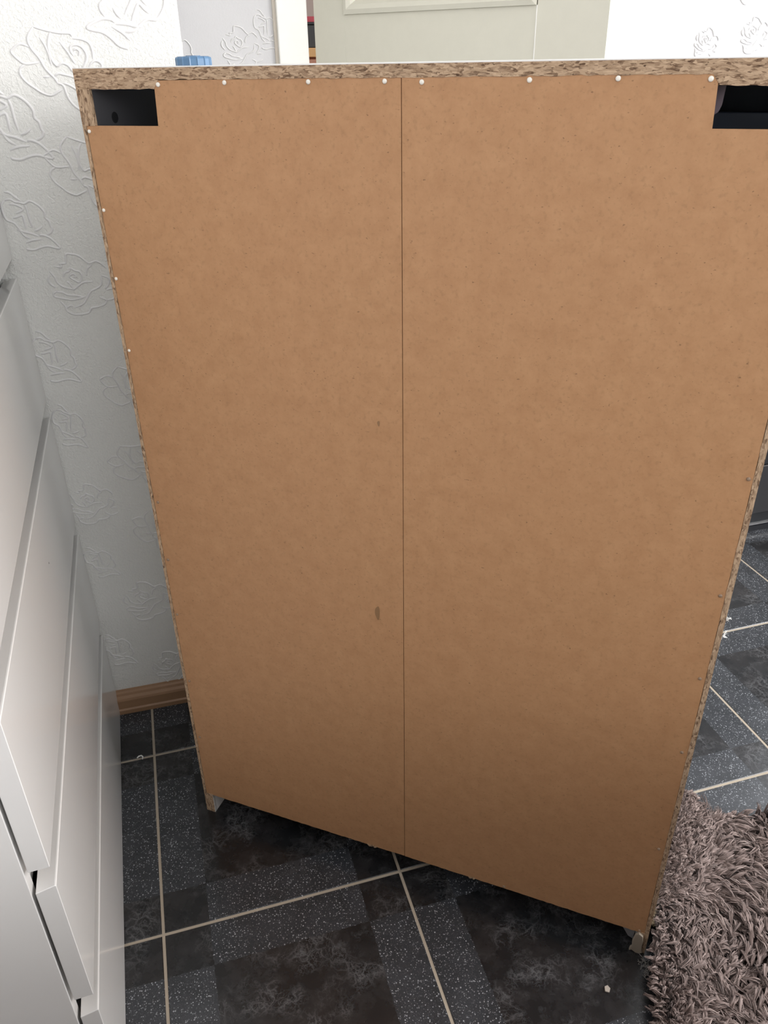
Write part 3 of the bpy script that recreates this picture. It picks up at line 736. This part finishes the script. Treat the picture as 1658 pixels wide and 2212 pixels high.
# pile: every lock a bundle of thin strands
NL = 7200
a_ = rng.random(NL * 2); d_ = RW * rng.random(NL * 2)
near = np.concatenate([rng.random(1500), 0.3 + 0.7 * rng.random(900)]); dn_ = np.concatenate([0.10 * rng.random(1500), 0.08 * rng.random(900)])
a_ = np.concatenate([a_[:NL], near]); d_ = np.concatenate([d_[:NL], dn_])
L = len(a_)
root = surf(a_, d_); da = surf(np.clip(a_ + 0.002, 0, 1.002), d_) - surf(a_ - 0.002, d_); dd = surf(a_, d_ + 0.002) - surf(a_, d_ - 0.002)
nrm = np.cross(dd, da); nrm /= np.linalg.norm(nrm, axis=1)[:, None]; nrm *= np.sign(nrm[:, 2])[:, None]
ang = -0.75 + 0.9 * np.sin(root[:, 0] * 17 + 2.0 * np.sin(root[:, 1] * 11)) + 0.7 * np.sin(root[:, 1] * 19 + root[:, 0] * 7) + rng.normal(0, 0.45, L)
edge_pull = np.clip(1 - d_ / 0.05, 0, 1)
comb = np.stack([np.cos(ang), np.sin(ang), np.zeros(L)], -1)
comb = comb * (1 - 0.75 * edge_pull)[:, None] + 0.15 * edge_pull[:, None] * np.array([0.2, -0.6, 0])
low = np.clip((0.66 - a_) / 0.1, 0, 1) * np.clip(1 - d_ / 0.035, 0, 1)
comb = comb * (1 - low)[:, None] + low[:, None] * np.array([-0.75, -0.15, 0])
farp = np.clip((a_ - 0.975) / 0.025, 0, 1) * (d_ > 0.05)
comb = comb * (1 - farp)[:, None] + farp[:, None] * np.array([0.5, 0.3, 0])
comb -= (comb * nrm).sum(1)[:, None] * nrm
lock_l = rng.uniform(0.75, 1.2, L) * (1 - 0.35 * edge_pull)
S = 11
bun = np.repeat(np.arange(L), S); M_ = len(bun)
R_ = root[bun]; Nn = nrm[bun]; Cc = comb[bun]; Ll = lock_l[bun] * rng.uniform(0.85, 1.1, M_)
side3 = np.cross(Nn, Cc); side3 /= (np.linalg.norm(side3, axis=1)[:, None] + 1e-6)
off_s = rng.normal(0, 0.0027, M_); off_c = rng.normal(0, 0.0022, M_)
curl = np.repeat(rng.normal(0, 0.009, L), S)
cn = Cc / (np.linalg.norm(Cc, axis=1)[:, None] + 1e-6)
T_ = 6; ts = np.linspace(0, 1, T_)
V_ = np.zeros((M_, T_, 2, 3))
hgt = rng.uniform(0.012, 0.026, L)[bun]
wv = rng.uniform(0.0008, 0.0015, M_)
tw = rng.normal(0, 0.5, M_)
for i, t in enumerate(ts):
    taper = 1 - 0.75 * t ** 1.3
    h = hgt * (1 - (1 - min(1, t * 1.6)) ** 2) - 0.010 * max(0, t - 0.5) ** 1.3
    p = R_ + Nn * (h * Ll)[:, None] + Cc * (0.027 * Ll * t ** 1.2)[:, None]
    p = p + side3 * (off_s * taper + curl * t * t)[:, None] + cn * (off_c * taper)[:, None] + Nn * (rng.normal(0, 0.0009, M_))[:, None]
    p[:, 2] = np.maximum(p[:, 2], 0.0018)
    cs = (p[:, 0] + 0.342) * math.cos(CAB_RZ) + (p[:, 1] - 1.029) * math.sin(CAB_RZ)
    ct = -(p[:, 0] + 0.342) * math.sin(CAB_RZ) + (p[:, 1] - 1.029) * math.cos(CAB_RZ)
    push = np.where((ct > -0.004) & (ct < CDP + 0.03), np.maximum(0, CW + 0.003 - cs), 0)
    p[:, 0] += push * math.cos(CAB_RZ); p[:, 1] += push * math.sin(CAB_RZ)
    wdt = wv * (1.0 - 0.75 * t ** 3)
    wd = side3 * np.cos(tw)[:, None] + Nn * np.sin(tw)[:, None]
    V_[:, i, 0] = p - wd * wdt[:, None]; V_[:, i, 1] = p + wd * wdt[:, None]
V_ -= OFF
nv = M_ * T_ * 2
base = (np.arange(M_) * T_ * 2)[:, None]
fl_ = []
for i in range(T_ - 1):
    q = 2 * i; fl_.append(np.stack([base[:, 0] + q, base[:, 0] + q + 1, base[:, 0] + q + 3, base[:, 0] + q + 2], -1))
F_ = np.stack(fl_, 1).reshape(-1, 4)
me = bpy.data.meshes.new('pile')
me.vertices.add(nv); me.vertices.foreach_set('co', V_.reshape(-1))
nf = len(F_); me.loops.add(nf * 4); me.polygons.add(nf)
me.loops.foreach_set('vertex_index', F_.reshape(-1).astype(np.int32))
me.polygons.foreach_set('loop_start', np.arange(0, nf * 4, 4, dtype=np.int32))
me.polygons.foreach_set('loop_total', np.full(nf, 4, dtype=np.int32))
me.update(calc_edges=True)
at = me.attributes.new('shade', 'FLOAT', 'POINT')
shd = np.clip(np.repeat(rng.normal(0.45, 0.14, L), S) + rng.normal(0, 0.16, M_), 0, 1)
at.data.foreach_set('value', np.repeat(shd, T_ * 2).astype(np.float32))
me.materials.append(M_PILE)
po = bpy.data.objects.new('pile', me); C.objects.link(po); po.parent = rug; po['kind'] = 'stuff'
